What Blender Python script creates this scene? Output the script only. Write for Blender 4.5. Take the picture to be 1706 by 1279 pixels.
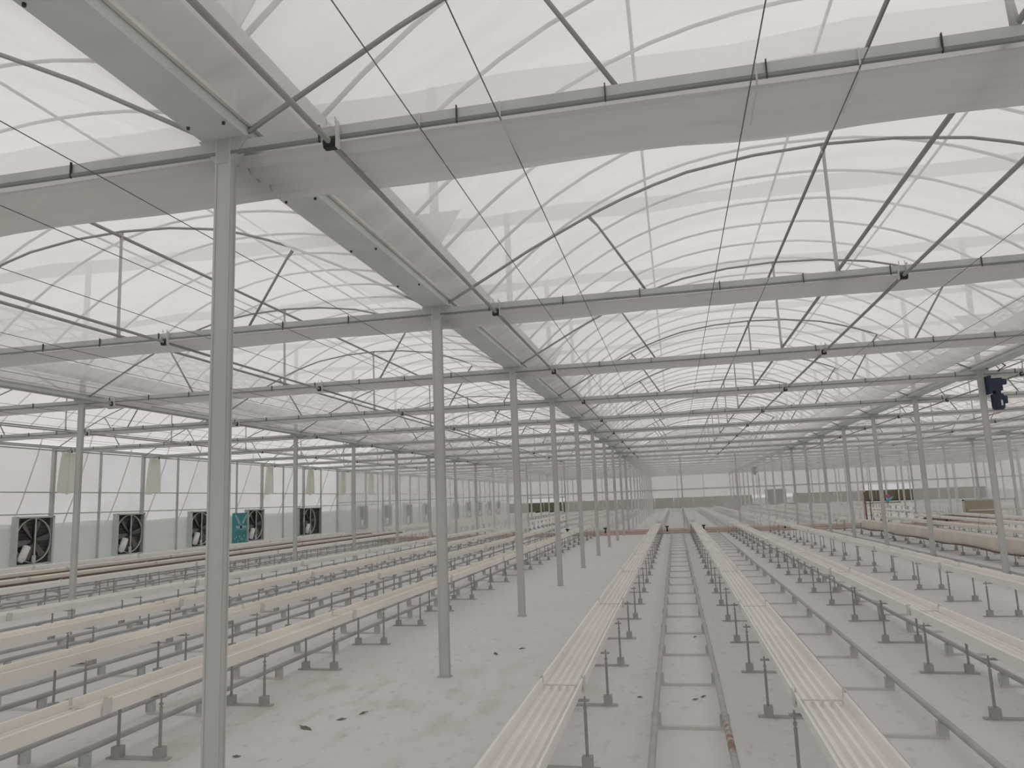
import bpy, math, random
from mathutils import Vector, Matrix
random.seed(7)
for _o in list(bpy.data.objects):
    bpy.data.objects.remove(_o)
SC = bpy.context.scene
COL = SC.collection

# ------------------------------------------------------------------ camera
F_PX, YAW, PITCH, ROLL, CAM_Z = 1256.6, 0.2046, 0.1547, -0.0382, 1.7333
def cam_axes():
    cy, sy, cp, sp, cr, sr = math.cos(YAW), math.sin(YAW), math.cos(PITCH), math.sin(PITCH), math.cos(ROLL), math.sin(ROLL)
    f = Vector((-sy*cp, cy*cp, sp)); r = Vector((cy, sy, 0)); u = r.cross(f)
    return r*cr + u*sr, u*cr - r*sr, f
CR, CU, CF = cam_axes()
cam_d = bpy.data.cameras.new('camera'); cam = bpy.data.objects.new('camera', cam_d); COL.objects.link(cam)
cam.matrix_world = Matrix(((CR.x, CU.x, -CF.x, 0), (CR.y, CU.y, -CF.y, 0), (CR.z, CU.z, -CF.z, CAM_Z), (0, 0, 0, 1)))
cam_d.sensor_width = 36; cam_d.lens = F_PX*36/1706; cam_d.clip_start = .02; cam_d.clip_end = 500
SC.camera = cam
def in_frame(x, y, z, m=40):
    d = Vector((x, y, z-CAM_Z)); k = d.dot(CF)
    if k < .3: return False
    px = 853 + F_PX*d.dot(CR)/k; py = 639.5 - F_PX*d.dot(CU)/k
    return -m < px < 1706+m and -m < py < 1279+m

# ------------------------------------------------------------------ light: an overcast sky only
w = bpy.data.worlds.new('overcast_sky'); SC.world = w; w.use_nodes = True
nt = w.node_tree; bg = nt.nodes['Background']
tc = nt.nodes.new('ShaderNodeTexCoord'); nz = nt.nodes.new('ShaderNodeTexNoise'); cr_ = nt.nodes.new('ShaderNodeValToRGB')
nz.inputs['Scale'].default_value = 1.6; nz.inputs['Detail'].default_value = 3
cr_.color_ramp.elements[0].color = (.80, .81, .82, 1); cr_.color_ramp.elements[1].color = (.91, .89, .885, 1)
cr_.color_ramp.elements[0].position = .35; cr_.color_ramp.elements[1].position = .65
nt.links.new(tc.outputs['Generated'], nz.inputs['Vector']); nt.links.new(nz.outputs['Fac'], cr_.inputs['Fac']); nt.links.new(cr_.outputs['Color'], bg.inputs['Color'])
bg.inputs['Strength'].default_value = 1.0
SC.view_settings.view_transform = 'Standard'; SC.view_settings.look = 'None'
SC.view_settings.exposure = 0.0; SC.view_settings.gamma = 1.0; SC.view_settings.use_curve_mapping = False
SC.cycles.transparent_max_bounces = 24; SC.cycles.max_bounces = 8; SC.cycles.diffuse_bounces = 5; SC.cycles.transmission_bounces = 6

# ------------------------------------------------------------------ materials
def lin(r, g, b):
    return tuple((c/255/12.92 if c/255 <= .04045 else ((c/255+.055)/1.055)**2.4) for c in (r, g, b)) + (1,)
def mat(name, rgb, rough=.6, metal=0.0, var=.08, scale=3.0, bump=0.0, bscale=40, stretch=(1, 1, 1)):
    m = bpy.data.materials.new(name); m.use_nodes = True; n = m.node_tree; p = n.nodes['Principled BSDF']
    p.inputs['Roughness'].default_value = rough; p.inputs['Metallic'].default_value = metal
    t = n.nodes.new('ShaderNodeTexCoord'); mp = n.nodes.new('ShaderNodeMapping'); mp.inputs['Scale'].default_value = stretch
    no = n.nodes.new('ShaderNodeTexNoise'); no.inputs['Scale'].default_value = scale; no.inputs['Detail'].default_value = 4
    r = n.nodes.new('ShaderNodeValToRGB'); c = lin(*rgb)
    r.color_ramp.elements[0].color = tuple(v*(1-var) for v in c[:3])+(1,); r.color_ramp.elements[1].color = tuple(min(1, v*(1+var)) for v in c[:3])+(1,)
    r.color_ramp.elements[0].position = .3; r.color_ramp.elements[1].position = .7
    n.links.new(t.outputs['Object'], mp.inputs['Vector']); n.links.new(mp.outputs['Vector'], no.inputs['Vector'])
    n.links.new(no.outputs['Fac'], r.inputs['Fac']); n.links.new(r.outputs['Color'], p.inputs['Base Color'])
    if bump:
        b = n.nodes.new('ShaderNodeBump'); n2 = n.nodes.new('ShaderNodeTexNoise'); n2.inputs['Scale'].default_value = bscale
        b.inputs['Strength'].default_value = bump; b.inputs['Distance'].default_value = .01
        n.links.new(mp.outputs['Vector'], n2.inputs['Vector']); n.links.new(n2.outputs['Fac'], b.inputs['Height']); n.links.new(b.outputs['Normal'], p.inputs['Normal'])
    return m
def film(name, rgb, clear=.4, back=.55, clear_rgb=(1, 1, 1), streak=0.0, stretch=(1, 1, 1), scale=2.0):
    """polythene film: part of the light passes straight, part is scattered through, part is scattered back"""
    m = bpy.data.materials.new(name); m.use_nodes = True; n = m.node_tree; n.nodes.remove(n.nodes['Principled BSDF'])
    out = n.nodes['Material Output']
    tr = n.nodes.new('ShaderNodeBsdfTransparent'); tr.inputs['Color'].default_value = clear_rgb + (1,)
    di = n.nodes.new('ShaderNodeBsdfDiffuse'); tl = n.nodes.new('ShaderNodeBsdfTranslucent')
    di.inputs['Color'].default_value = lin(*rgb); tl.inputs['Color'].default_value = lin(*rgb)
    a = n.nodes.new('ShaderNodeMixShader'); a.inputs[0].default_value = back
    n.links.new(tl.outputs[0], a.inputs[1]); n.links.new(di.outputs[0], a.inputs[2])
    b = n.nodes.new('ShaderNodeMixShader'); b.inputs[0].default_value = 1-clear
    if streak:
        t = n.nodes.new('ShaderNodeTexCoord'); mp = n.nodes.new('ShaderNodeMapping'); mp.inputs['Scale'].default_value = stretch
        no = n.nodes.new('ShaderNodeTexNoise'); no.inputs['Scale'].default_value = scale; no.inputs['Detail'].default_value = 5; no.inputs['Distortion'].default_value = .6
        mr = n.nodes.new('ShaderNodeMapRange'); mr.inputs['From Min'].default_value = .3; mr.inputs['From Max'].default_value = .7
        mr.inputs['To Min'].default_value = max(0, 1-clear-streak); mr.inputs['To Max'].default_value = min(1, 1-clear+streak)
        n.links.new(t.outputs['Object'], mp.inputs['Vector']); n.links.new(mp.outputs['Vector'], no.inputs['Vector'])
        n.links.new(no.outputs['Fac'], mr.inputs['Value']); n.links.new(mr.outputs[0], b.inputs[0])
        bu = n.nodes.new('ShaderNodeBump'); bu.inputs['Strength'].default_value = .35; bu.inputs['Distance'].default_value = .05
        n.links.new(no.outputs['Fac'], bu.inputs['Height'])
        for s in (di, tl): n.links.new(bu.outputs['Normal'], s.inputs['Normal'])
    n.links.new(tr.outputs[0], b.inputs[1]); n.links.new(a.outputs[0], b.inputs[2]); n.links.new(b.outputs[0], out.inputs['Surface'])
    return m
M = {}
M['steel'] = mat('galvanised_steel', (195, 197, 193), .5, .15, .10, 2.5, .15, 30, (1, 1, .25))
M['steel_dark'] = mat('weathered_steel', (186, 193, 189), .5, .15, .12, 3, .15, 30, (1, .3, 1))
M['steel_thin'] = mat('galvanised_tube', (160, 161, 157), .45, .2, .08, 4)
M['steel_far'] = mat('galvanised_steel_dull', (186, 189, 186), .6, .1, .08, 2)
M['railline'] = mat('dull_screen_rail', (136, 142, 138), .6, .1, .08)
M['gutter'] = mat('gutter_steel', (206, 213, 208), .55, .05, .08, 3, .1, 30)
M['dark'] = mat('dark_metal', (66, 66, 66), .6, .2)
M['black'] = mat('black_rubber', (38, 38, 40), .6)
M['wire'] = mat('screen_wire', (118, 118, 120), .5, .2)
M['clipw'] = mat('white_plastic', (214, 212, 208), .5)
M['cloth'] = film('screen_cloth', (230, 230, 228), .0, .46)
M['shadecloth'] = film('outside_shade_cloth', (120, 128, 136), .45, .6)
M['film_in'] = film('inner_roof_film', (246, 242, 239), .38, .12, streak=.10, stretch=(.5, 1.6, 1), scale=1.6)
M['film_out'] = film('outer_roof_film', (246, 243, 240), .58, .15)
M['film_wall'] = film('wall_film', (228, 224, 222), .30, .32, streak=.06, stretch=(1, .4, .4))
M['film_skirt'] = film('skirt_film', (226, 232, 228), .25, .45, streak=.05, stretch=(1, .5, .7))
M['film_part'] = film('partition_film', (226, 226, 224), .42, .4, streak=.05, stretch=(.4, 1, .5))
M['pvc'] = mat('cream_pvc', (245, 242, 237), .4, 0, .03, 1.5)
M['pvc_warm'] = mat('yellowed_pvc', (244, 239, 230), .45, 0, .06, .8)
M['pipe'] = mat('rail_pipe', (180, 181, 180), .5, .15, .10, 5)
M['leg'] = mat('stand_steel', (160, 159, 156), .5, .2, .08, 6)
M['block'] = mat('stand_foot', (172, 172, 168), .6, .1, .1, 8)
M['plate'] = mat('stand_plate', (182, 181, 177), .6, .1, .12, 8)
M['sleeper'] = mat('sleeper_tube', (210, 208, 204), .6, .05, .08, 4)
M['rustpipe'] = mat('reddish_floor_pipe', (200, 178, 168), .6, 0, .12, 2)
M['rust'] = mat('brown_pipe', (112, 92, 84), .7, 0, .15, 3)  # sheet edge pipe, and the painted shade of the gap under left troughs
M['pad'] = mat('cooling_pad', (112, 108, 88), .9, 0, .2, 6, .6, 60)
M['fandark'] = mat('fan_shadow_metal', (78, 75, 76), .7, .1, .2, 4)  # dark grey of the back panel and shutter slats
M['fangrey'] = mat('fan_casing', (198, 203, 200), .5, .15, .06, 3)
M['fanblade'] = mat('fan_blade', (106, 104, 104), .6, .1, .25, 3)
M['motorw'] = mat('white_motor', (232, 231, 233), .5, 0, .04)
M['blue'] = mat('blue_paint', (40, 52, 78), .5, 0, .15, 12)
M['teal'] = mat('teal_board', (62, 140, 146), .6, 0, .08, 4)
M['teal_pale'] = mat('pale_teal_print', (152, 186, 190), .6, 0, .1, 6)
M['drop'] = film('folded_drop_cloth', (236, 234, 224), .08, .4)
M['tarp'] = mat('beige_sheet', (214, 204, 194), .7, 0, .08, 2, .4, 12)
M['brown'] = mat('brown_roll', (128, 100, 90), .8, 0, .15, 4, .5, 20)
M['red'] = mat('red_brown_post', (128, 82, 80), .6)
M['pink'] = mat('magenta_cloth', (176, 96, 140), .7)
M['cyan'] = mat('cyan_cloth', (96, 178, 194), .7)
M['boxm'] = mat('beige_panel', (170, 160, 142), .7, 0, .06)
M['ground'] = mat('outside_ground', (150, 150, 140), .9, 0, .15, .3)
M['debris'] = mat('dry_debris', (128, 120, 112), .9, 0, .3, 30)
# floor: white ground cover with dirt and stains
def floor_mat():
    m = bpy.data.materials.new('white_ground_cover'); m.use_nodes = True; n = m.node_tree; p = n.nodes['Principled BSDF']
    p.inputs['Roughness'].default_value = .75
    t = n.nodes.new('ShaderNodeTexCoord')
    def noise(s, d=5, st=(1, 1, 1)):
        mp = n.nodes.new('ShaderNodeMapping'); mp.inputs['Scale'].default_value = st; x = n.nodes.new('ShaderNodeTexNoise')
        x.inputs['Scale'].default_value = s; x.inputs['Detail'].default_value = d
        n.links.new(t.outputs['Object'], mp.inputs['Vector']); n.links.new(mp.outputs['Vector'], x.inputs['Vector']); return x
    def ramp(src, p0, c0, p1, c1):
        r = n.nodes.new('ShaderNodeValToRGB'); r.color_ramp.elements[0].position = p0; r.color_ramp.elements[1].position = p1
        r.color_ramp.elements[0].color = c0; r.color_ramp.elements[1].color = c1; n.links.new(src, r.inputs['Fac']); return r
    base = ramp(noise(.35).outputs['Fac'], .35, lin(221, 221, 220), .65, lin(226, 224, 223))
    def over(prev, fac, col):
        x = n.nodes.new('ShaderNodeMix'); x.data_type = 'RGBA'; n.links.new(fac, x.inputs[0]); n.links.new(prev, x.inputs[6]); x.inputs[7].default_value = col; return x.outputs[2]
    k0, k1 = (0, 0, 0, 1), (1, 1, 1, 1)
    # stains gather in the wide aisle in front of the nearest column
    sp = n.nodes.new('ShaderNodeVectorMath'); sp.operation = 'DISTANCE'; sp.inputs[1].default_value = (-2.9, 6.6, 0); n.links.new(t.outputs['Object'], sp.inputs[0])
    near = ramp(sp.outputs['Value'], .0, k1, 1.0, k0); mr = n.nodes.new('ShaderNodeMapRange'); mr.inputs['From Max'].default_value = 3.2
    n.links.new(sp.outputs['Value'], mr.inputs['Value']); n.links.new(mr.outputs[0], near.inputs['Fac'])
    st = ramp(noise(2.6, 6, (1.2, .6, 1)).outputs['Fac'], .52, k0, .66, (.75, .75, .75, 1))
    mu = n.nodes.new('ShaderNodeMath'); mu.operation = 'MULTIPLY'; n.links.new(near.outputs[0], mu.inputs[0]); n.links.new(st.outputs[0], mu.inputs[1])
    c = over(base.outputs[0], mu.outputs[0], lin(196, 192, 174))
    fine = ramp(noise(9, 8, (1, .7, 1)).outputs['Fac'], .58, k0, .70, (.5, .5, .5, 1))
    c = over(c, fine.outputs[0], lin(190, 187, 181))
    n.links.new(c, p.inputs['Base Color'])
    b = n.nodes.new('ShaderNodeBump'); b.inputs['Strength'].default_value = .5; b.inputs['Distance'].default_value = .02
    n.links.new(noise(3.5, 6, (1, .5, 1)).outputs['Fac'], b.inputs['Height']); n.links.new(b.outputs['Normal'], p.inputs['Normal'])
    return m
M['floor'] = floor_mat()
def rusty_pipe_mat():
    m = mat('rail_pipe_rusting', (180, 181, 180), .6, .1, .10, 5); n = m.node_tree; p = n.nodes['Principled BSDF']
    src = p.inputs['Base Color'].links[0].from_socket
    t = n.nodes.new('ShaderNodeTexCoord'); no = n.nodes.new('ShaderNodeTexNoise'); no.inputs['Scale'].default_value = 14; no.inputs['Detail'].default_value = 6
    sp = n.nodes.new('ShaderNodeVectorMath'); sp.operation = 'DISTANCE'; sp.inputs[1].default_value = (.25, 5.45, .13)
    mr = n.nodes.new('ShaderNodeMapRange'); mr.inputs['From Min'].default_value = .35; mr.inputs['From Max'].default_value = 1.3; mr.inputs['To Min'].default_value = .10; mr.inputs['To Max'].default_value = -.4
    ad = n.nodes.new('ShaderNodeMath'); r = n.nodes.new('ShaderNodeValToRGB'); r.color_ramp.elements[0].position = .55; r.color_ramp.elements[1].position = .68
    x = n.nodes.new('ShaderNodeMix'); x.data_type = 'RGBA'; x.inputs[7].default_value = lin(150, 118, 98)
    n.links.new(t.outputs['Object'], no.inputs['Vector']); n.links.new(t.outputs['Object'], sp.inputs[0]); n.links.new(sp.outputs['Value'], mr.inputs['Value'])
    n.links.new(no.outputs['Fac'], ad.inputs[0]); n.links.new(mr.outputs[0], ad.inputs[1]); n.links.new(ad.outputs[0], r.inputs['Fac'])
    n.links.new(r.outputs['Color'], x.inputs[0]); n.links.new(src, x.inputs[6]); n.links.new(x.outputs[2], p.inputs['Base Color'])
    return m
M['pipe_rusting'] = rusty_pipe_mat()

# ------------------------------------------------------------------ mesh helpers
class MB:
    def __init__(s): s.v = []; s.f = []
    def add(s, v, f):
        k = len(s.v); s.v += [tuple(p) for p in v]; s.f += [tuple(i+k for i in q) for q in f]; return s
    def box(s, x0, x1, y0, y1, z0, z1, R=None):
        v = [Vector((x, y, z)) for z in (z0, z1) for y in (y0, y1) for x in (x0, x1)]
        if R is not None:
            c = Vector(((x0+x1)/2, (y0+y1)/2, (z0+z1)/2)); v = [R @ (p-c) + c for p in v]
        return s.add(v, [(0, 2, 3, 1), (4, 5, 7, 6), (0, 1, 5, 4), (2, 6, 7, 3), (0, 4, 6, 2), (1, 3, 7, 5)])
    def sweep(s, pts, r, seg=6, cap=True):
        pts = [Vector(p) for p in pts]; V = []; n = len(pts)
        for i, p in enumerate(pts):
            t = (pts[min(i+1, n-1)] - pts[max(i-1, 0)]).normalized()
            a = Vector((0, 0, 1)) if abs(t.z) < .9 else Vector((1, 0, 0))
            b = t.cross(a).normalized(); c = b.cross(t); rr = r[i] if isinstance(r, (list, tuple)) else r
            V += [p + (b*math.cos(2*math.pi*k/seg) + c*math.sin(2*math.pi*k/seg))*rr for k in range(seg)]
        F = [(i*seg+k, i*seg+(k+1) % seg, (i+1)*seg+(k+1) % seg, (i+1)*seg+k) for i in range(n-1) for k in range(seg)]
        if cap: F += [tuple(range(seg))[::-1], tuple((n-1)*seg+k for k in range(seg))]
        return s.add(V, F)
    def extrude_y(s, prof, ys, closed=True, off=None):
        n = len(prof); V = [(x + (off(y)[0] if off else 0), y, z + (off(y)[1] if off else 0)) for y in ys for x, z in prof]
        m = n if closed else n-1
        F = [(i*n+k, i*n+(k+1) % n, (i+1)*n+(k+1) % n, (i+1)*n+k) for i in range(len(ys)-1) for k in range(m)]
        if closed: F += [tuple(range(n))[::-1], tuple((len(ys)-1)*n+k for k in range(n))]
        return s.add(V, F)
    def mesh(s, name, m, smooth=False):
        me = bpy.data.meshes.new(name); me.from_pydata(s.v, [], s.f); me.materials.append(M[m])
        if smooth: me.polygons.foreach_set('use_smooth', [True]*len(me.polygons))
        me.update(); return me
    def build(s, name, m, parent=None, smooth=False, loc=(0, 0, 0)):
        return place(name, s.mesh(name, m, smooth), parent, loc)
def place(name, me, parent=None, loc=(0, 0, 0)):
    o = bpy.data.objects.new(name, me); COL.objects.link(o); o.location = loc
    if parent is not None: o.parent = parent
    return o
def tag(o, label=None, cat=None, group=None, kind=None):
    for k, v in (('label', label), ('category', cat), ('group', group), ('kind', kind)):
        if v: o[k] = v
    return o
def empty(name, loc=(0, 0, 0), **k):
    o = bpy.data.objects.new(name, None); COL.objects.link(o); o.location = loc; o.empty_display_size = .1
    return tag(o, **k)
def copy_tree(o, loc=None, parent=None):
    c = o.copy(); COL.objects.link(c); c.parent = parent
    if loc is not None: c.location = loc
    for ch in KIDS.get(o.name, []):
        copy_tree(ch, None, c)
    return c
KIDS = {}
def freeze(o):                       # remember the children of a master once, so that copying stays quick
    KIDS[o.name] = list(o.children)
    for ch in o.children: freeze(ch)
ONES = 'zeroth first second third fourth fifth sixth seventh eighth ninth tenth eleventh twelfth thirteenth fourteenth fifteenth sixteenth seventeenth eighteenth nineteenth'.split()
TENS = {20: 'twent', 30: 'thirt', 40: 'fort', 50: 'fift', 60: 'sixt'}
CARD = 'x first second third fourth fifth sixth seventh eighth ninth'.split()
def nth(n):
    if n < 20: return ONES[n]
    t = TENS[n//10*10]
    return t+'ieth' if n % 10 == 0 else t+'y-'+CARD[n % 10]

# ------------------------------------------------------------------ plan
COLX = [-18.45, -10.43, -2.41, 5.82, 14.0, 22.2, 30.4]       # column rows; the first and the last are the side walls
Y0, BAY, NEND = 3.7, 4.0, 20
YEND, YPART = 84.1, 39.6
def yn(n): return Y0 + BAY*n
HALF = [(0, 3.83), (.25, 3.97), (.5, 4.10), (1.05, 4.40), (1.7, 4.71), (2.2, 4.91), (2.7, 5.06), (3.4, 5.16), (4.1, 5.19)]
def arch_z(d, half):
    d = max(0, min(d, half)) * 4.1/half
    for (a, za), (b, zb) in zip(HALF, HALF[1:]):
        if d <= b: return za + (zb-za)*(d-a)/(b-a)
    return 5.19
def arch_at(x, xl, xr):
    h = (xr-xl)/2; return arch_z(min(x-xl, xr-x), h)
def outer_z(x, xl, xr):
    h = (xr-xl)/2; t = (x-xl)/h - 1; return 4.42 + 1.75*(1-abs(t)**2.3)
BAYNAME = ['the bay along the fan wall', 'the bay left of the nearest column', 'the bay over the centre rails', 'the bay right of the blue motor', 'the second bay right of the blue motor', 'the farthest bay on the right']

# ------------------------------------------------------------------ setting: floor, outside ground
fl = MB().add([(-18.5, -3, 0), (30.4, -3, 0), (30.4, YEND, 0), (-18.5, YEND, 0)], [(0, 1, 2, 3)]).build('floor', 'floor')
tag(fl, 'white ground cover sheet over the greenhouse floor', kind='structure')
og = MB().add([(-150, -120, -.05), (170, -120, -.05), (170, 260, -.05), (-150, 260, -.05)], [(0, 1, 2, 3)]).build('outside_ground', 'ground')
tag(og, 'bare ground outside the film walls', kind='structure')

# ------------------------------------------------------------------ setting: roof
ceil = empty('ceiling', kind='structure', label='double film roof of arched bays')
ys_f = [-3 + .5*i for i in range(0, 96)] + [46 + 2*i for i in range(0, 20)] + [YEND]
for b in range(6):
    xl, xr = COLX[b], COLX[b+1]
    N = 40; V = []; X = [xl+.14 + (xr-xl-.28)*i/N for i in range(N+1)]
    for y in ys_f:
        ph = ((y-Y0) % BAY)/BAY; sag = math.sin(math.pi*ph)
        for x in X:
            d = xr-x; z = arch_at(x, xl, xr) + .035
            if d < 1.9 and y > 5.5: z -= .19*math.sin(math.pi*max(0, min(1, (d-.3)/1.5)))**.7 if d > .3 else 0
            if x-xl < .3: z += .02
            z += sag*.03*math.sin(math.pi*(x-xl)/(xr-xl))
            V.append((x, y, z))
    n = N+1
    F = [(i*n+k, i*n+k+1, (i+1)*n+k+1, (i+1)*n+k) for i in range(len(ys_f)-1) for k in range(N)]
    MB().add(V, F).build('inner_film', 'film_in', ceil, True)
    Xo = [xl + (xr-xl)*i/N for i in range(N+1)]; yo = [-3, 10, 20, 30, 40, 50, 60, 70, YEND]
    V = [(x, y, outer_z(x, xl, xr)+.03) for y in yo for x in Xo]
    F = [(i*n+k, i*n+k+1, (i+1)*n+k+1, (i+1)*n+k) for i in range(len(yo)-1) for k in range(N)]
    MB().add(V, F).build('outer_film', 'film_out', ceil, True)
    pr = [(x, 0, outer_z(x, xl, xr)) for x in [xl + (xr-xl)*i/20 for i in range(21)]]
    am = MB().sweep(pr, .02, 5, False).mesh('roof_arch', 'steel_thin', True)
    for k in range(0, 43):
        y = yn(0) + k - 1
        if any(in_frame(x, y, outer_z(x, xl, xr)) for x in Xo[::4]): place('roof_arch', am, ceil, (0, y, 0))
    far = MB()
    for k in range(22): far.sweep([(x, 43.7+2*k, outer_z(x, xl, xr)) for x in [xl + (xr-xl)*i/10 for i in range(11)]], .02, 4, False)
    tag(far.build('roof_arch', 'steel_thin', ceil), kind='stuff')
    for f in (.28, .5, .72):         # outer purlins
        x = xl + (xr-xl)*f; z = outer_z(x, xl, xr)-.03
        MB().sweep([(x, -3, z), (x, YEND, z)], .018, 5).build('outer_purlin', 'steel_thin', ceil)
for x in COLX[1:-1]:
    MB().extrude_y([(-.17, 4.26), (.17, 4.26), (.195, 4.44), (.18, 4.44), (.155, 4.285), (-.155, 4.285), (-.18, 4.44), (-.195, 4.44)], [-3, YEND], True).build('outer_gutter', 'steel_far', ceil, loc=(x, 0, 0))
sh = MB()
for n in range(-1, NEND):            # the outside shade screens, drawn back over every truss line
    y = yn(n)+.05
    MB().add([(-18.6+1.22*i, y + .65*j + .03*math.sin(i*1.7+j), 6.5 + .035*math.sin(i*2.3+j*2)) for j in (0, .5, 1) for i in range(42)],
             [(j*42+i, j*42+i+1, (j+1)*42+i+1, (j+1)*42+i) for j in range(2) for i in range(41)]).build('shade_cloth', 'shadecloth', ceil, True)

# ------------------------------------------------------------------ setting: side wall with film, posts, girts
wl = empty('wall_left', kind='structure', label='film side wall with steel posts carrying the fans')
XW = -18.5
def pane(name, x, y0, y1, z0, z1, m, par, n=40, wob=0.0):
    V = []; 
    for i in range(n+1):
        y = y0+(y1-y0)*i/n
        V += [(x, y, z0), (x, y, z1 + wob*math.sin(i*1.3)+wob*.6*math.sin(i*.37))]
    return MB().add(V, [(2*i, 2*i+2, 2*i+3, 2*i+1) for i in range(n)]).build(name, m, par)
pane('film_sheet', XW-.04, -3, YEND, 0, 3.86, 'film_wall', wl, 8)
pane('skirt_sheet', XW-.02, -3, YEND, 0, 1.62, 'film_skirt', wl, 90, .03)
pm = MB().box(-.05, .05, -.05, .05, 0, 3.9).mesh('post', 'steel')
pm2 = MB().box(-.03, .03, -.03, .03, 0, 3.9).mesh('post', 'steel_dark')
for n in range(2, NEND+1):
    place('post', pm, wl, (XW+.05, yn(n), 0)); place('post', pm2, wl, (XW+.05, yn(n)+1.95, 0))
for z in (2.54, 1.90): MB().box(-.02, .02, -3, YEND, z-.018, z+.018).build('girt', 'steel_dark', wl, loc=(XW+.04, 0, 0))
MB().box(-.04, .04, -3, YEND, 3.86, 3.95).build('eaves_beam', 'steel_dark', wl, loc=(XW+.05, 0, 0))
MB().box(-.03, .03, -3, YEND, 0, .12).build('base_board', 'steel_far', wl, loc=(XW+.03, 0, 0))
hp = [(-.35, 0, 4.5), (-.55, 0, 3.7), (-1.0, 0, 2.4), (-1.5, 0, 1.2), (-2.1, 0, 0)]
hm = MB().sweep(hp, .022, 5).mesh('outside_brace', 'steel_thin', True)
for k in range(0, 34): place('outside_brace', hm, wl, (XW, 13.7+2*k, 0))
# far right wall
wr = empty('wall_right', kind='structure', label='film side wall beyond the last bay')
pane('film_sheet', 30.4, -3, YEND, 0, 3.9, 'film_wall', wr, 8)
for n in range(0, NEND+1): place('post', pm, wr, (30.3, yn(n), 0))

# ------------------------------------------------------------------ setting: end wall with cooling pads
wb = empty('wall_back', kind='structure', label='far end wall with a dark cooling pad band')
def gable(name, y, z0, m, par, holes=()):
    """film from z0 up to the inner arches, with rectangular doorways (x0,x1,ztop) left open"""
    xs = sorted({COLX[b] + (COLX[b+1]-COLX[b])*i/16 for b in range(6) for i in range(17)} | {h for q in holes for h in q[:2]})
    mb = MB()
    for a, c in zip(xs, xs[1:]):
        mid = (a+c)/2; zb = z0
        for h in holes:
            if h[0] <= mid <= h[1]: zb = h[2]
        b = max(i for i in range(6) if COLX[i] <= mid)
        za, zc = arch_at(a, COLX[b], COLX[b+1]), arch_at(c, COLX[b], COLX[b+1])
        mb.add([(a, y, zb), (c, y, zb), (c, y, zc), (a, y, za)], [(0, 1, 2, 3)])
    return mb.build(name, m, par)
gable('film_sheet', YEND, 1.5, 'film_wall', wb, [(9.3, 11.4, 2.0)])
MB().box(-18.4, 30.3, YEND-.1, YEND, 0, .42).build('kick_panel', 'film_skirt', wb)
MB().box(-18.4, 30.3, YEND-.14, YEND-.02, .40, .52).build('pad_trough', 'dark', wb)
for i in range(24):
    x0 = -18.4+2.03*i
    if not 8.9 < x0+1 < 11.8: MB().box(x0+.02, x0+2.01, YEND-.12, YEND, .52, 1.5).build('pad_panel', 'pad', wb)
MB().box(9.3, 11.4, YEND-.12, YEND, .5, 2.0).build('door_panel', 'dark', wb)
for b in range(6):
    for f in (0, 1/3, 2/3): MB().box(-.04, .04, -.04, .04, 0, 3.9).build('post', 'steel_far', wb, loc=(COLX[b]+(COLX[b+1]-COLX[b])*f, YEND-.2, 0))
MB().box(-18.4, 30.3, YEND-.2, YEND-.15, 2.28, 2.33).build('girt', 'steel_far', wb)
# front wall, behind the camera
wf = empty('wall_front', kind='structure', label='film end wall closing the house')
gable('film_sheet', -3.0, 0, 'film_wall', wf)

# ------------------------------------------------------------------ setting: translucent partition across the house
wp = empty('wall_partition', kind='structure', label='translucent film partition with two open doorways')
DL, DR = (-7.6, -5.6), (8.95, 11.15)
gable('film_sheet', YPART, 0.05, 'film_part', wp, [(DL[0], DL[1], 1.86), (DR[0], DR[1], 1.9)])
px_posts = [-15.7, -13.0, DL[0], DL[1], .38, 3.1, DR[0], DR[1], 16.7, 19.4, 25, 27.7]
for x in px_posts:
    m_ = 'red' if x == DR[0] else 'steel_dark'
    MB().box(-.03, .03, -.03, .03, 0, 1.55 if x == DR[0] else 3.82).build('post', m_, wp, loc=(x, YPART-.05, 0))
MB().box(-.03, .03, -.03, .03, 1.55, 3.82).build('post', 'steel_dark', wp, loc=(DR[0], YPART-.05, 0))
MB().box(-18.4, 30.3, YPART-.1, YPART-.06, 2.02, 2.06).build('girt', 'steel_dark', wp)
MB().box(DL[0], DL[1], YPART-.07, YPART-.03, 1.84, 1.88).build('door_header', 'steel_dark', wp)
for a, c in ((-18.4, DL[0]), (DL[1], DR[0]), (DR[1], 30.3)):
    MB().box(a, c, YPART-.06, YPART+.06, 0, .09).build('sill_board', 'rustpipe', wp)

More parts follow.
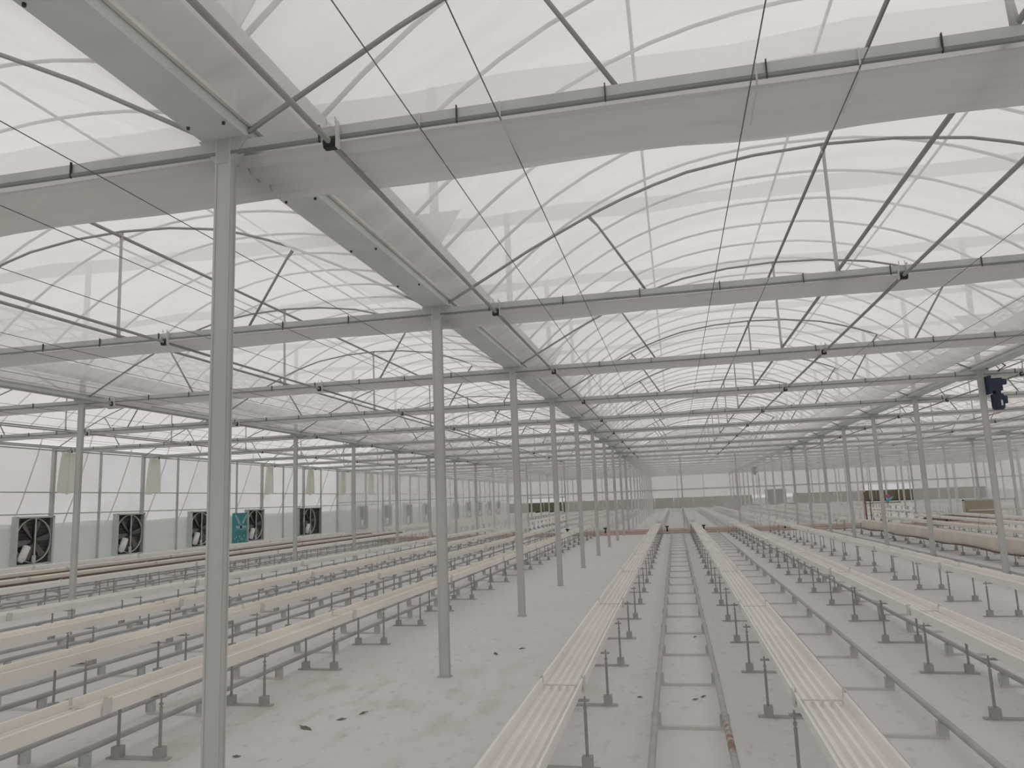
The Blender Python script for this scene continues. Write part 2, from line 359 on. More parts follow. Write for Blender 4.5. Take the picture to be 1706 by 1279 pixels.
# ------------------------------------------------------------------ columns
def column_master(z_up=True):
    e = empty('steel_column')
    s = MB()
    s.box(-.05, .05, -.026, .026, 0, 3.87)
    s.box(-.05, -.038, -.031, -.026, 0, 3.87); s.box(.038, .05, -.031, -.026, 0, 3.87)     # rolled lips of the channel
    s.box(.05, .055, -.026, -.016, 0, 3.87); s.box(.05, .055, .016, .026, 0, 3.87)
    s.build('shaft', 'steel', e)
    h = MB(); h.add([(-.16, -.03, 3.87), (.16, -.03, 3.87), (.05, -.03, 3.72), (-.05, -.03, 3.72), (-.16, .03, 3.87), (.16, .03, 3.87), (.05, .03, 3.72), (-.05, .03, 3.72)],
                    [(0, 3, 2, 1), (4, 5, 6, 7), (0, 1, 5, 4), (3, 7, 6, 2), (0, 4, 7, 3), (1, 2, 6, 5)])
    h.build('gutter_bracket', 'steel_dark', e)
    u = MB(); u.box(-.045, .045, -.025, .025, 3.97, 6.45)
    u.add([(-.05, -.01, 4.55), (.05, -.01, 4.55), (.30, -.01, 4.95), (-.30, -.01, 4.95), (-.05, .01, 4.55), (.05, .01, 4.55), (.30, .01, 4.95), (-.30, .01, 4.95)],
          [(0, 1, 2, 3), (4, 7, 6, 5), (0, 4, 5, 1), (3, 2, 6, 7), (0, 3, 7, 4), (1, 5, 6, 2)])
    u.build('upper_post', 'steel_far', e)
    p = MB(); p.box(-.07, .07, -.04, .04, 0, .012); p.build('base_plate', 'steel_dark', e)
    return e
cm = column_master(); freeze(cm); used = False
ROWN = {-10.43: 'the row in the grow beds left of the nearest column', -2.41: 'the row of the nearest column', 5.82: 'the row with the blue motor', 14.0: 'the row beyond the blue motor row', 22.2: 'the last row seen on the right'}
for x in COLX[1:-1]:
    q = 0
    for n in range(-1, NEND+1):
        if not (in_frame(x, yn(n), 1.0) or in_frame(x, yn(n), 3.8) or in_frame(x, yn(n), 2.4)): continue
        q += 1
        o = cm if not used else copy_tree(cm)
        used = True; o.location = (x, yn(n), 0)
        lab = 'nearest galvanized steel column, tall and full height in front of the camera' if (x, n) == (-2.41, 0) else '%s galvanized steel column from the camera in %s' % (nth(q), ROWN[x])
        tag(o, lab, 'column', 'roof columns')
# ------------------------------------------------------------------ lower gutters on the columns
GN = {-10.43: 'the grow beds on the left', -2.41: 'the wide aisle, above the nearest column', 5.82: 'the blue motor row', 14.0: 'the row beyond the blue motor', 22.2: 'the last column row on the right'}
bolt_m = MB().sweep([(0, 0, 3.855), (0, 0, 3.87)], .009, 6).mesh('bolt', 'dark')
for x in COLX[1:-1]:
    e = empty('roof_gutter', (x, 0, 0), label='long grey steel roof gutter over '+GN[x], cat='gutter', group='steel gutters along the column rows')
    MB().extrude_y([(-.14, 3.87), (.14, 3.87), (.145, 3.95), (.135, 3.95), (.13, 3.885), (-.13, 3.885), (-.135, 3.95), (-.145, 3.95)], [-3, YEND-.3]).build('channel', 'gutter', e)
    for k in range(24):
        for s in (-1, 1):
            if -3 < x < 0 and 0 < -2+k*1.1 < 9: place('bolt', bolt_m, e, (s*.11, -2+k*1.1, 0))
    for s in (-1, 1): MB().box(s*.16-.012, s*.16+.012, -3, YEND-.3, 3.93, 3.955).build('film_clamp', 'clipw', e)

# ------------------------------------------------------------------ trusses, screens
def truss_meshes(b, far=False):
    xl, xr = COLX[b]+.05, COLX[b+1]-.05; h = (COLX[b+1]-COLX[b])/2; xc = (COLX[b]+COLX[b+1])/2
    R = {}
    R['chord'] = MB().box(xl, xr, -.025, .025, 3.79, 3.85).mesh('chord', 'steel')
    R['lower_rail'] = MB().box(xl, xr, -.036, -.012, 3.770, 3.788).mesh('lower_rail', 'railline')
    N = 24 if not far else 12
    xs = [xl + (xr-xl)*i/N for i in range(N+1)]
    R['arch'] = MB().sweep([(x, 0, arch_at(x, COLX[b], COLX[b+1])) for x in xs], .0155, 6 if not far else 4, False).mesh('arch', 'steel_thin', True)
    R['king_strut'] = MB().sweep([(xc, 0, 5.17), (xc, 0, 5.05), (xc+.01, 0, 3.98), (xc+.02, 0, 3.85)], [.024, .017, .019, .024], 6).mesh('king_strut', 'steel', True)
    s = []
    for sg in (-1, 1):
        s.append(MB().sweep([(xc+sg*(h-1.72), 0, 4.70), (xc+sg*(h-1.80), 0, 4.60), (xc+sg*(h-2.26), 0, 3.85)], [.02, .014, .014], 6).mesh('strut', 'steel_thin', True))
    R['strut'] = s
    cl = []
    x = xl + .55; 
    R['clipx'] = []
    while x < xr-.2:
        R['clipx'].append(x); x += .8
    R['brx'] = [COLX[b]+.68, COLX[b]+4.70]
    return R
clip_m = MB().box(-.003, .003, -.041, -.026, 3.76, 3.86).mesh('clip', 'dark')
def bracket():
    a = MB(); a.box(-.045, -.036, -.075, -.035, 3.70, 3.80); a.box(.036, .045, -.075, -.035, 3.70, 3.86)
    a.box(-.03, -.024, -.06, -.05, 3.85, 3.885); a.box(.024, .030, -.06, -.05, 3.85, 3.885)
    r = MB(); r.sweep([(-.034, -.055, 3.735), (.034, -.055, 3.735)], .034, 8); r.box(-.034, .034, -.075, -.035, 3.70, 3.72)
    return a.mesh('roller_bracket', 'clipw'), r.mesh('roller', 'black')
brk, rol = bracket()
def cloth_mesh(b):
    xl, xr = COLX[b]+.002, COLX[b+1]-.002; N = 70; J = 30; V = []
    rnd = random.Random(b)
    ph = [rnd.uniform(0, 6) for _ in range(8)]
    for j in range(J+1):
        t = j/J
        for i in range(N+1):
            x = xl+(xr-xl)*i/N
            edge = .70 + .035*math.sin(x*1.1+ph[0]) + .02*math.sin(x*3.1+ph[1])
            y = .03 + t*(edge-.03)
            w1 = math.sin(x*.55+ph[2]) + .5*math.sin(x*1.7+ph[3]); w2 = math.sin(x*.8+ph[4]) + .6*math.sin(x*2.3+ph[5])
            z = 3.838 - .052*abs(math.sin(math.pi*(2.6*t + .16*w1) + ph[6]))**.5 - .024*abs(math.sin(math.pi*(5.2*t + .22*w2) + ph[7]))
            V.append((x, y, z))
    n = N+1; F = [(j*n+i, j*n+i+1, (j+1)*n+i+1, (j+1)*n+i) for j in range(J) for i in range(N)]
    K = len(V)                        # upper side of the bundle
    V += [(x, y, 3.856 - .5* .03*abs(2*(j/J)-1)) for j in range(J+1) for (x, y, z) in V[j*n:(j+1)*n]]
    F += [(K+j*n+i, K+(j+1)*n+i, K+(j+1)*n+i+1, K+j*n+i+1) for j in range(J) for i in range(N)]
    return MB().add(V, F).mesh('folded_screen', 'cloth', True)
for b in range(6):
    T = truss_meshes(b); TF = truss_meshes(b, True); cmh = cloth_mesh(b); q = 0
    for n in range(-1, NEND):
        y = yn(n); xs = [COLX[b] + (COLX[b+1]-COLX[b])*i/8 for i in range(9)]
        if not any(in_frame(x, y, 3.8) for x in xs): continue
        q += 1; near = n <= 9
        t = empty('roof_truss', (0, y, 0), label='%s arched roof truss from the camera in %s' % (nth(q), BAYNAME[b]), cat='truss', group='arched roof trusses')
        S = T if near else TF
        place('chord', S['chord'], t); place('arch', S['arch'], t); place('king_strut', S['king_strut'], t)
        for s in S['strut']: place('strut', s, t)
        if near: place('lower_rail', S['lower_rail'], t)
        if n <= 4:
            for x in S['clipx']:
                if in_frame(x, y, 3.8): place('clip', clip_m, t, (x, 0, 0))
        if near:
            for x in S['brx']:
                k = place('roller_bracket', brk, t, (x, 0, 0)); place('roller', rol, k)
        c = place('folded_screen', cmh, None, (0, y, 0))
        tag(c, '%s folded grey screen from the camera in %s' % (nth(q), BAYNAME[b]), 'screen cloth', 'folded thermal screens')
# long pipes and wires under the roof
def line(name, x, z, r, m, lab, cat, grp, y0=-2.5, y1=YEND-.4, seg=6):
    o = MB().sweep([(0, y0, 0), (0, (y0+y1)/2, 0), (0, y1, 0)], r, seg).build(name, m, None, True, (x, 0, z)); return tag(o, lab, cat, grp)
BN = ['the fan wall bay', 'the bay left of the nearest column', 'the centre rail bay', 'the bay right of the blue motor', 'the second bay right of the blue motor', 'the farthest bay on the right']
for b in range(5):
    xc = (COLX[b]+COLX[b+1])/2
    line('drive_pipe', COLX[b]+.68, 3.735, .0165, 'steel_thin', 'screen drive pipe near the first gutter of '+BN[b], 'pipe', 'screen drive pipes', seg=8)
    line('drive_pipe', COLX[b]+4.70, 3.735, .0165, 'steel_thin', 'screen drive pipe near the middle of '+BN[b], 'pipe', 'screen drive pipes', seg=8)
    line('ridge_pipe', xc, 5.125, .02, 'steel_thin', 'steel ridge pipe under the arch tops in '+BN[b], 'pipe', 'ridge pipes')
    line('tie_pipe', xc+.03, 3.875, .018, 'steel_thin', 'steel tie pipe along the truss chords in '+BN[b], 'pipe', 'tie pipes')
    for j, dx in enumerate((1.20, 1.64, 2.92, 3.43, 5.25, 6.3, 7.2)):
        line('screen_wire', COLX[b]+dx, 3.748, .0035, 'wire', '%s screen wire from the first gutter of %s' % (nth(j+1), BN[b]), 'wire', 'screen wires', 0, 40, 4)
# wire hooks on the two nearest truss lines of the centre bay
hk = MB().sweep([(0, 0, 3.85), (0, .0, 3.765), (.004, .05, 3.74), (.01, .45, 3.745)], .0045, 4).mesh('wire_hook', 'clipw')
for j, x in enumerate((-1.22, -.77, .54, 1.02)):
    tag(place('wire_hook', hk, None, (x, 3.66, -.005)), '%s thin pale hook tied from the nearest truss chord, counted from the nearest column' % nth(j+1), 'hook', 'wire hooks on the nearest chord')

# ------------------------------------------------------------------ grow beds
def bed(x, y0, pitch, name, m='pvc', sec2=True, s0=None): return dict(x=x, y0=y0, p=pitch, name=name, m=m, sec2=sec2)
BEDS = [bed(-.84, 5.19, 1.54, 'the gutter just left of the centre rails'), bed(.77, 4.93, 1.545, 'the gutter just right of the centre rails'),
        bed(2.39, 5.02, 1.51, 'the second gutter right of the centre rails'), bed(4.12, 6.93, 1.475, 'the third gutter right of the centre rails'),
        bed(7.05, 9.0, 1.5, 'the fourth gutter right of the centre rails', 'pvc_warm'), bed(8.7, 9.6, 1.5, 'the fifth gutter right of the centre rails', 'pvc_warm'),
        bed(10.35, 9.2, 1.5, 'the sixth gutter right of the centre rails'), bed(12.0, 9.5, 1.5, 'the seventh gutter right of the centre rails'),
        bed(-3.92, 3.66, 1.44, 'the first gutter left of the wide aisle', 'pvc_warm'), bed(-5.49, 3.3, 1.44, 'the second gutter left of the wide aisle', 'pvc_warm'),
        bed(-7.07, 3.8, 1.43, 'the third gutter left of the wide aisle', 'pvc_warm'), bed(-8.73, 3.9, 1.43, 'the fourth gutter left of the wide aisle'),
        bed(-11.95, 4.2, 1.45, 'the fifth gutter left of the wide aisle'), bed(-13.5, 4.2, 1.48, 'the sixth gutter left of the wide aisle', 'pvc_warm'),
        bed(-15.1, 4.5, 1.45, 'the seventh gutter left of the wide aisle', 'pvc_warm'), bed(-16.75, 4.5, 1.45, 'the gutter nearest the fan wall'),
        bed(15.4, 9.5, 1.5, 'the eighth gutter right of the centre rails'), bed(17.0, 9.5, 1.5, 'the ninth gutter right of the centre rails')]
def trough_profile():
    out = [(-.150, .532), (-.142, .536), (-.134, .530), (-.128, .462)]
    for c in (-.085, -.03, .025, .08):
        out += [(c-.016, .452), (c-.008, .483), (c+.006, .483), (c+.013, .452)]
    out += [(.128, .462), (.134, .530), (.142, .536), (.150, .532), (.136, .442), (-.136, .442)]
    return out
TP = trough_profile()
def sleeve():
    s = MB(); s.box(-.136, .136, -.012, .012, .483, .487); s.box(-.139, -.131, -.015, .015, .474, .552); s.box(.131, .139, -.015, .015, .474, .552)
    s.box(-.156, -.146, -.04, .04, .45, .545); s.box(.146, .156, -.04, .04, .45, .545); return s.mesh('joint_sleeve', 'clipw')
slv = sleeve(); TM = {}
for m_ in ('pvc', 'pvc_warm'):
    TM[m_] = MB().extrude_y(TP, [0, 4, 8, 12, 16, 20, 24, 28, 32, 35.4]).mesh('channel', m_)
    TM[m_+'2'] = MB().extrude_y(TP, [0, 20, 41]).mesh('channel', m_)
for i, B in enumerate(BEDS):
    lab = B['name'].replace('the ', '', 1)
    y0 = 1.2
    t = empty('grow_gutter', (B['x'], y0, 0), label='long cream grow trough, ' + B['name'], cat='trough', group='cream grow troughs')
    place('channel', TM[B['m']], t)
    off = {-.84: 5.35, .77: 5.05}.get(B['x'], 5.2 + .7*math.sin(i*2.1))
    for k in range(8):
        yy = off+4*k
        if yy < 36 and in_frame(B['x'], yy, .5): place('joint_sleeve', slv, t, (0, yy-y0, 0))
    t2 = empty('grow_gutter', (B['x'], 41.0, 0), label='cream trough beyond the partition, in line with ' + B['name'], cat='trough', group='cream grow troughs beyond the partition')
    place('channel', TM[B['m']+'2'], t2)
# brown strips added for the shaded gap beneath the troughs by the fan wall
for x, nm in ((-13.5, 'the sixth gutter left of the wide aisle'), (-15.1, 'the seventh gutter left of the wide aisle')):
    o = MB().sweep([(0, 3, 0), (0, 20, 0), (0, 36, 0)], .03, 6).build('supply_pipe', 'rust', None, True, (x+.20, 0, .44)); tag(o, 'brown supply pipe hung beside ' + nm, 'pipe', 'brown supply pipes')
# stands
def stand_master():
    e = empty('trough_stand')
    MB().box(-.25, .25, -.03, .03, 0, .012).build('base_plate', 'plate', e)
    leg = MB(); leg.sweep([(0, 0, .08), (0, 0, .36)], .0115, 6); leg.sweep([(0, 0, .36), (0, 0, .455)], .0065, 5); leg.box(-.011, .011, -.011, .011, .372, .388)
    lm = leg.mesh('leg', 'leg'); bm_ = MB().box(-.034, .034, -.034, .034, .012, .085).mesh('foot_block', 'block')
    for s in (-1, 1):
        l = place('leg', lm, e, (s*.17, 0, 0)); place('foot_block', bm_, l)
    MB().box(-.20, .20, -.022, .022, .425, .434).build('crossbar', 'leg', e)
    return e
sm = stand_master(); freeze(sm)
simple = MB().box(-.25, .25, -.03, .03, 0, .012)
for s in (-1, 1):
    simple.sweep([(s*.17, 0, .08), (s*.17, 0, .43)], .011, 5); simple.box(s*.17-.034, s*.17+.034, -.034, .034, .012, .085)
simple.box(-.20, .20, -.022, .022, .425, .434)
simple_me = simple.mesh('trough_stand', 'leg')
allst = []
for B in BEDS:
    y = B['y0']; q = 0
    while y < 36.4:
        if in_frame(B['x'], y, .2, 60):
            q += 1; allst.append((math.hypot(B['x'], y), B, y, q))
        y += B['p']
allst.sort(key=lambda s: s[0]); rest = []
first = True
for k, (d, B, y, q) in enumerate(allst):
    lab = '%s steel stand from the camera under %s' % (nth(q), B['name'])
    if k < 150:
        o = sm if first else copy_tree(sm); first = False; o.location = (B['x'], y, 0)
        o.rotation_euler = (0, 0, random.uniform(-.05, .05))
        tag(o, lab, 'stand', 'steel trough stands')
    elif k < 300:
        tag(place('trough_stand', simple_me, None, (B['x'], y, 0)), lab, 'stand', 'steel trough stands')
    else: rest.append((B['x'], y))
if first: bpy.data.objects.remove(sm)
for B in BEDS:
    y = 42.0
    while y < 80: rest.append((B['x'], y)); y += 1.5
ms = MB()
for x, y in rest:
    ms.box(x-.27, x+.27, y-.03, y+.03, 0, .012)
    for s in (-1, 1):
        ms.box(x+s*.17-.011, x+s*.17+.011, y-.011, y+.011, .08, .43); ms.box(x+s*.17-.034, x+s*.17+.034, y-.034, y+.034, .012, .085)
    ms.box(x-.2, x+.2, y-.022, y+.022, .425, .434)
tag(ms.build('far_stands', 'leg'), 'mass of small steel trough stands far off and beyond the partition', 'stand', kind='stuff')

# ------------------------------------------------------------------ pipe rails between the beds
def rail_parts(h):
    sl = MB(); sl.box(-.28, .28, -.022, .022, .0, .022)
    ft = MB(); ft.box(-.035, .035, -.016, .020, .022, h-.018); ft.box(-.037, -.030, -.026, .026, .022, h-.016); ft.box(-.02, .02, -.03, .03, h-.022, h-.016)
    return sl.mesh('sleeper', 'sleeper'), ft.mesh('rail_foot', 'fangrey')
slm, ftm = rail_parts(.13)
RAILS = [(0.0, 4.78, 'down the centre, between the two middle troughs'), (1.46, 4.70, 'right of the centre, below the second trough'), (2.91, 4.85, 'under the second trough right of the centre rails'),
         (5.62, 5.0, 'beside the column row with the blue motor'), (7.88, 5, 'between the fourth and fifth troughs right'), (9.5, 5, 'between the fifth and sixth troughs right'), (11.2, 5, 'between the sixth and seventh troughs right'),
         (-4.41, 4.86, 'behind the first trough left of the wide aisle'), (-6.08, 4.9, 'behind the second trough left of the wide aisle'), (-8.02, 5.1, 'behind the third trough left of the wide aisle'),
         (-9.65, 5.1, 'beside the left column row'), (-12.7, 5.1, 'behind the fifth trough left of the wide aisle'), (-14.3, 5.1, 'behind the sixth trough left of the wide aisle')]
for x, y0, where in RAILS:
    t = empty('pipe_rail', (x, 0, 0), label='pair of grey floor pipe rails ' + where, cat='rail', group='floor pipe rails')
    for s in (-1, 1):
        pts = [(s*.25 + .004*math.sin(y*.8+x+s), y, .13 + .003*math.sin(y*.6+x)) for y in [1.5+.7*i for i in range(50)]]
        MB().sweep(pts, .024, 8).build('pipe', 'pipe_rusting' if (x == 0.0 and s == 1) else 'pipe', t, True)
    # the loop at the near end of each pair lies out of the picture
    y = y0
    while y < 36:
        if in_frame(x, y, .05, 60):
            place('sleeper', slm, t, (0, y, 0))
            if y < 24:
                for s in (-1, 1): place('rail_foot', ftm, t, (s*.25, y, 0))
        y += 1.34

# ------------------------------------------------------------------ header pipes on the floor before the partition
for y, z, r, nm in ((36.9, .12, .05, 'nearer the partition'), (35.9, .07, .045, 'farther from the partition')):
    o = MB().sweep([(-18.0, y, z), (5, y, z), (27, y, z)], r, 8).build('header_pipe', 'rustpipe', None, True); tag(o, 'reddish header pipe across the floor, ' + nm, 'pipe', 'header pipes')
for j, x in enumerate((-5.1, -3.3, -.45, 1.2, 2.9, 4.75, 7.6, 11.4)):
    e = empty('riser_valve', (x, 36.25, 0), label='%s small black riser valve on the header pipes, counting from the left' % nth(j+1), cat='valve', group='black riser valves')
    MB().sweep([(0, 0, 0), (0, 0, .34)], .035, 8).build('riser', 'black', e); MB().box(-.08, .08, -.02, .02, .30, .36).build('lever', 'black', e)

# ------------------------------------------------------------------ exhaust fans
def fan_master(wide=1.36):
    e = empty('exhaust_fan'); D = .17; h = 1.38; z0 = .46; hw = wide/2
    c = MB()                                           # casing, open towards the room (towards +x)
    for y0, y1, za, zb in ((-hw, -hw+.03, z0, z0+h), (hw-.03, hw, z0, z0+h), (-hw, hw, z0, z0+.03), (-hw, hw, z0+h-.03, z0+h)):
        c.box(0, D, y0, y1, za, zb)
    c.box(D-.01, D+.012, -hw, -hw+.07, z0, z0+h); c.box(D-.01, D+.012, hw-.07, hw, z0, z0+h); c.box(D-.01, D+.012, -hw, hw, z0+h-.05, z0+h)
    c.build('casing', 'fangrey', e)
    bp = MB()                                          # the closed shutter at the outer face: horizontal slats
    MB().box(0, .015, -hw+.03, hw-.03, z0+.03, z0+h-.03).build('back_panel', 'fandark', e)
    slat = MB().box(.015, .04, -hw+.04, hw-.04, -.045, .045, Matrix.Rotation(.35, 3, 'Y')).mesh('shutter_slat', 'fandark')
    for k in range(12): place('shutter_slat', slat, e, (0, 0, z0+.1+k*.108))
    zc = z0+h/2; R = .62
    ring = MB(); n = 28
    V = []; 
    for k in range(n):
        a = 2*math.pi*k/n
        for rr, x in ((R, .06), (R+.02, .06), (R+.02, .13), (R, .13)): V.append((x, rr*math.cos(a), zc+rr*math.sin(a)))
    ring.add(V, [(4*k+j, 4*k+(j+1) % 4, 4*((k+1) % n)+(j+1) % 4, 4*((k+1) % n)+j) for k in range(n) for j in range(4)]); ring.build('shroud_ring', 'fangrey', e, True)
    bl = MB(); bl.add([(.08, .06, -.03), (.11, .06, .04), (.06, .56, -.09), (.12, .56, .10), (.09, .59, 0)], [(0, 1, 3, 2), (2, 3, 4)])
    bl.add([(.084, .06, -.03), (.114, .06, .04), (.064, .56, -.09), (.124, .56, .10), (.094, .59, 0)], [(0, 2, 3, 1), (2, 4, 3)])
    bme = bl.mesh('blade', 'fanblade')
    for k in range(6):
        o = place('blade', bme, e, (0, 0, zc)); o.rotation_euler = (math.radians(60*k+8), 0, 0)
    hb = MB(); hb.sweep([(.04, 0, zc), (.16, 0, zc)], .07, 10); hb.build('hub', 'dark', e)
    sb = MB(); sb.box(.15, .175, -.02, .02, z0, z0+h); sb.box(.13, .17, -.06, .06, z0+.05, z0+.26); sb.build('support_bar', 'fangrey', e)
    mo = MB(); mo.sweep([(.19, -.30, z0+.52), (.23, -.52, z0+.16)], [.105, .105], 12); mo.sweep([(.23, -.52, z0+.16), (.235, -.545, z0+.12)], [.08, .075], 10); mo.build('motor', 'motorw', e, True)
    be = MB(); be.sweep([(.14, -.02, zc), (.14, -.33, z0+.50)], .012, 5); be.sweep([(.14, .03, zc-.04), (.14, -.27, z0+.50)], .012, 5); be.build('belt', 'black', e)
    return e
fm = fan_master(); freeze(fm); fw = fan_master(2.5); freeze(fw)
fl_ = ['first exhaust fan from the camera, white motor in a grey box on the film wall', 'second exhaust fan along the film wall, just right of the left front column', 'third exhaust fan along the film wall, half hidden by the nearest column', 'fourth exhaust fan along the film wall, beside the teal board', 'wide dark exhaust fan on the film wall, last before the partition']
q = 0
for k in range(0, 16):
    if k == 5: continue
    y = 19.02+4*k
    if k == 0: o = fm
    elif k == 4: o = fw; y = 36.2
    else: o = copy_tree(fm)
    o.location = (XW+.02, y, 0)
    lab = fl_[k] if k < 5 else '%s exhaust fan beyond the partition, seen dim through the film' % nth(k-5)
    tag(o, lab, 'fan', 'exhaust fans on the film wall')
# teal board
tb = empty('notice_board', (XW+.10, 29.9, 0), label='teal board with pale print standing between two wall fans', cat='board')
MB().box(0, .03, -.62, .62, .38, 1.70).build('panel', 'teal', tb)
pr_ = MB()
pr_.box(.03, .034, -.5, .5, .98, 1.0)
for a, c in (((-.45, 1.62), (-.12, 1.25)), ((.42, 1.62), (.12, 1.25)), ((0, 1.25), (0, 1.02)), ((-.4, 1.1), (.4, 1.1))):
    v = Vector((0, c[0]-a[0], c[1]-a[1])); nrm = Vector((0, -v.z, v.y)).normalized()*.06
    A, B_ = Vector((.036, a[0], a[1])), Vector((.036, c[0], c[1])); pr_.add([A-nrm, B_-nrm, B_+nrm, A+nrm], [(0, 1, 2, 3)])
for i in range(9):
    yy = -.5+.12*i; zz = .62+.1*math.sin(i*2.4); pr_.add([(.035, yy, zz-.05), (.035, yy+.07, zz-.03), (.035, yy+.08, zz+.05), (.035, yy+.01, zz+.04)], [(0, 1, 2, 3)])
pr_.build('print', 'teal_pale', tb)
# hanging folded cloths at the ends of the screens
def drop_mesh(seed):
    r = random.Random(seed); N = 26; J = 8; V = []
    for j in range(J+1):
        t = j/J; wd = .30 + .15*t**.6
        for i in range(N+1):
            u = i/N
            V.append((.08*math.sin(u*math.pi*5+seed)*(.4+.6*t) + .03*math.sin(u*17), (u-.5)*2*wd - .05*t, 3.86 - 1.22*t + .05*t*math.sin(u*7+seed)))
    n = N+1; return MB().add(V, [(j*n+i, j*n+i+1, (j+1)*n+i+1, (j+1)*n+i) for j in range(J) for i in range(N)]).mesh('drop_cloth', 'drop', True)
dms = [drop_mesh(s) for s in (1, 3)]
for k in range(0, 8):
    o = place('drop_cloth', dms[k % 2], None, (XW+.38, 19.92+3.97*k, -.13))
    tag(o, '%s pale folded cloth hanging by a wall post, counted from the camera' % nth(k+1), 'cloth', 'cloths hanging along the fan wall')

# ------------------------------------------------------------------ screen motors on the right column row
def motor(x, y, z, lab):
    e = empty('screen_motor', (x, y, z), label=lab, cat='motor', group='blue screen motors')
    a = MB(); a.box(-.10, .10, -.09, .09, -.12, .12); a.sweep([(.06, 0, .05), (.19, 0, .05)], .06, 10); a.box(-.13, -.09, -.12, .12, -.17, .17); a.build('gearbox', 'blue', e)
    b = MB(); b.sweep([(.02, 0, -.11), (.02, 0, -.17), (.02, 0, -.18), (.02, 0, -.44), (.02, 0, -.47)], [.07, .07, .105, .105, .08], 12)
    for k in range(8):
        an = math.pi/4*k; b.box(.02+.105*math.cos(an)-.008, .02+.105*math.cos(an)+.008, .105*math.sin(an)-.008, .105*math.sin(an)+.008, -.42, -.2)
    b.box(.10, .17, -.05, .05, -.36, -.22); b.build('motor_body', 'blue', e)
    MB().box(.02, .06, -.112, -.104, -.40, -.30).build('label_plate', 'clipw', e)
    return e
motor(6.02, 15.62, 3.56, 'dark blue geared screen motor fixed high on a steel column')
motor(5.97, 59.7-.1, 3.5, 'small dark motor high on a distant column beyond the partition')
o = MB().sweep([(5.87, 15.5, 3.86), (6.02, 15.5, 4.0), (6.10, 15.5, 3.98), (6.20, 15.5, 3.90), (6.06, 15.5, 3.80)], .016, 6).build('cable_hook', 'black'); tag(o, 'black bent cable loop above the blue screen motor', 'cable')

# ------------------------------------------------------------------ loose things to the right
sheet = MB(); N = 60; V = []
for i in range(N+1):
    y = 15.6 + 15.5*i/N; s = .04*math.sin(i*.9)+.03*math.sin(i*.31)
    V += [(6.84, y, .25+s*.6), (6.835, y, .40), (6.87, y, .535), (6.91, y, .548), (7.05, y, .545+s*.1), (7.20, y, .548), (7.26, y, .50), (7.27, y, .38)]
sheet.add(V, [(8*i+j, 8*i+j+1, 8*i+9+j, 8*i+8+j) for i in range(N) for j in range(7)])
o = sheet.build('draped_sheet', 'tarp', None, True); tag(o, 'beige plastic sheet draped over the trough beyond the blue motor row', 'sheet')
o = MB().sweep([(6.80, 15.6+.55*i, .26+.02*math.sin(i*.9)) for i in range(29)], .022, 6).build('sheet_edge_pipe', 'rust', None, True); tag(o, 'brown pipe weighing down the edge of the beige sheet', 'pipe')
e = empty('tarp_roll', (11.6, 38.6, 0), label='brown rolled tarp lying at the foot of the partition by the doorway', cat='roll')
MB().sweep([(-.35, 0, .17), (.2, .02, .2), (1.6, 0, .19), (2.2, .05, .15)], [.14, .2, .2, .13], 10).build('roll', 'brown', e, True)
MB().sweep([(-.75, -.05, .05), (-.4, -.02, .13), (-.2, 0, .18), (.1, -.1, .1)], [.05, .15, .17, .08], 8).build('tarp_end', 'black', e, True)
e = empty('door_panel', (14.3, 39.4, 0), label='beige sliding door panel in a frame at the partition', cat='door panel')
MB().box(-1.1, .35, -.02, .02, .08, .98).build('panel', 'boxm', e)
fr = MB()
for a in ((-1.15, -1.08, 0, 1.03), (1.05, 1.15, 0, 1.03)): fr.box(a[0], a[1], -.03, .03, a[2], a[3])
fr.box(-1.15, 1.15, -.03, .03, .97, 1.03); fr.box(.35, .42, -.03, .03, .05, 1.0); fr.build('frame', 'steel_dark', e)
MB().box(-.95, 2.2, -.06, -.03, .50, .57).build('rail', 'tarp', e)
e = empty('bright_bundle', (10.0, YPART-.16, 1.12), label='small magenta and cyan cloth bundle hanging in the doorway on the right', cat='cloth')
MB().sweep([(.0, 0, .25), (0, .04, .92)], .006, 4).build('cord', 'wire', e)
MB().sweep([(-.12, 0, .26), (-.04, 0, .20), (.08, 0, .10)], [.03, .09, .05], 8).build('magenta_part', 'pink', e, True)
MB().sweep([(-.14, 0, -.06), (-.04, -.04, .02), (.20, 0, .18)], [.05, .09, .02], 8).build('cyan_part', 'cyan', e, True)
e = empty('storage_cabinet', (5.0, 72, 0), label='pale box cabinet standing far beyond the partition', cat='cabinet')
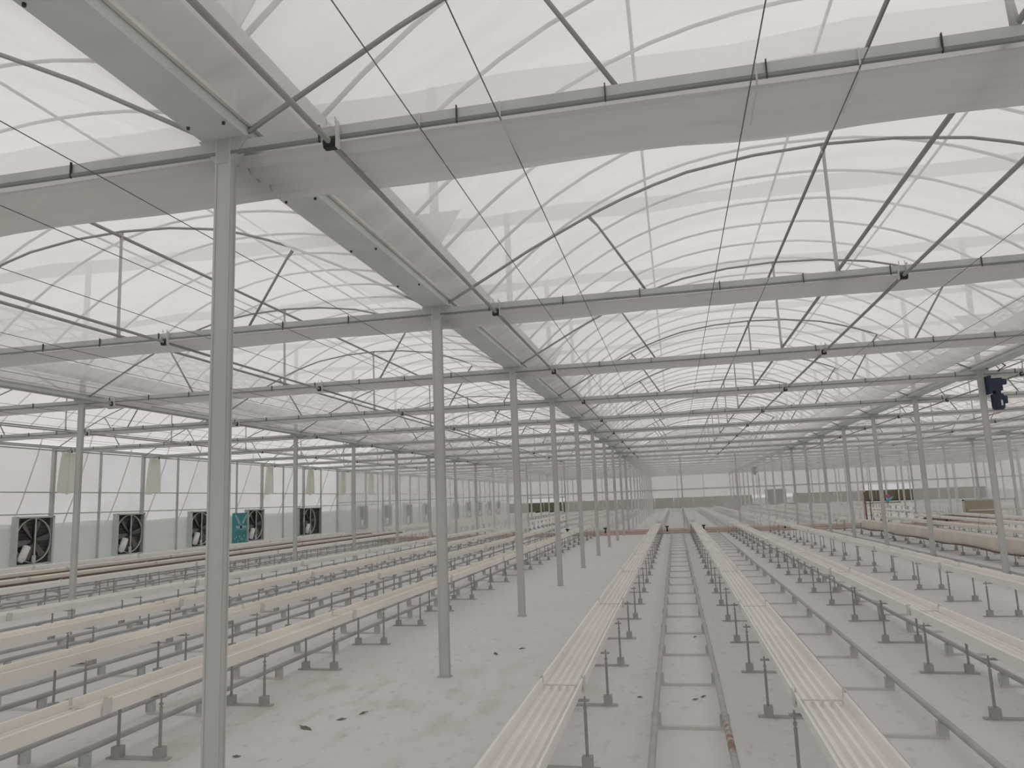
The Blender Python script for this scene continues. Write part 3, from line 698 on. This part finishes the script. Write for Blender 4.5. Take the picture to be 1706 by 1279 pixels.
MB().box(-.65, .65, -.3, .3, .1, 1.4).build('body', 'boxm', e); MB().box(-.62, -.01, -.32, -.30, .15, 1.35).build('door', 'film_skirt', e); MB().box(.01, .62, -.32, -.30, .15, 1.35).build('door', 'film_skirt', e)
# red trolley frame in the right doorway
e = empty('trolley_frame', (9.25, 40.4, 0), label='red brown trolley frame standing in the doorway on the right', cat='trolley')
for x in (-.2, .1): MB().sweep([(x, 0, 0), (x+.02, 0, 1.2)], .025, 6).build('leg', 'red', e)
MB().box(-.2, 1.5, -.02, .02, .98, 1.02).build('rail', 'brown', e)

# ------------------------------------------------------------------ dry debris on the floor
DEB = [(-3.02, 5.9, .12, 'largest dry twig scrap before the second column'), (-2.72, 6.35, .06, 'dark crumb beside the foot of the second column'), (-2.83, 6.15, .05, 'dark crumb a little nearer than the second column foot'),
       (-2.15, 8.85, .10, 'grey clod in the aisle past the second column'), (-2.5, 8.1, .07, 'thin grey scrap in the aisle past the second column'), (-1.9, 9.15, .05, 'small clod in the aisle near the third column'),
       (-3.2, 5.2, .04, 'tiny crumb low in the picture right of the nearest column'), (.05, 6.95, .035, 'brown crumb between the centre rails'), (.12, 7.05, .04, 'greenish brown crumb beside the right centre rail'), (.12, 9.9, .05, 'dark crumb far up between the centre rails'), (-.42, 7.0, .03, 'red brown crumb left of the centre rails')]
for j, (x, y, s, lab) in enumerate(DEB):
    r = random.Random(j); d = MB(); n = 7; s *= .6
    top = [(s*math.cos(2*math.pi*k/n)*r.uniform(.5, 1.1), s*.45*math.sin(2*math.pi*k/n)*r.uniform(.6, 1.2), .004) for k in range(n)]
    V = top + [(p[0]*.5+r.uniform(-.1, .1)*s, p[1]*.5, .012+.10*s*r.random()) for p in top] + [(0, 0, .016+.12*s)]
    d.add(V, [(k, (k+1) % n, n+(k+1) % n, n+k) for k in range(n)] + [(n+k, n+(k+1) % n, 2*n) for k in range(n)])
    d.sweep([(-s*1.2, s*.2, .006), (0, .0, .012), (s*1.4, -s*.3, .008)], .004, 4)
    o = d.build('dry_scrap', 'debris', None, False, (x, y, 0)); o.rotation_euler = (0, 0, r.uniform(0, 3)); tag(o, lab, 'scrap', 'dry scraps on the floor')
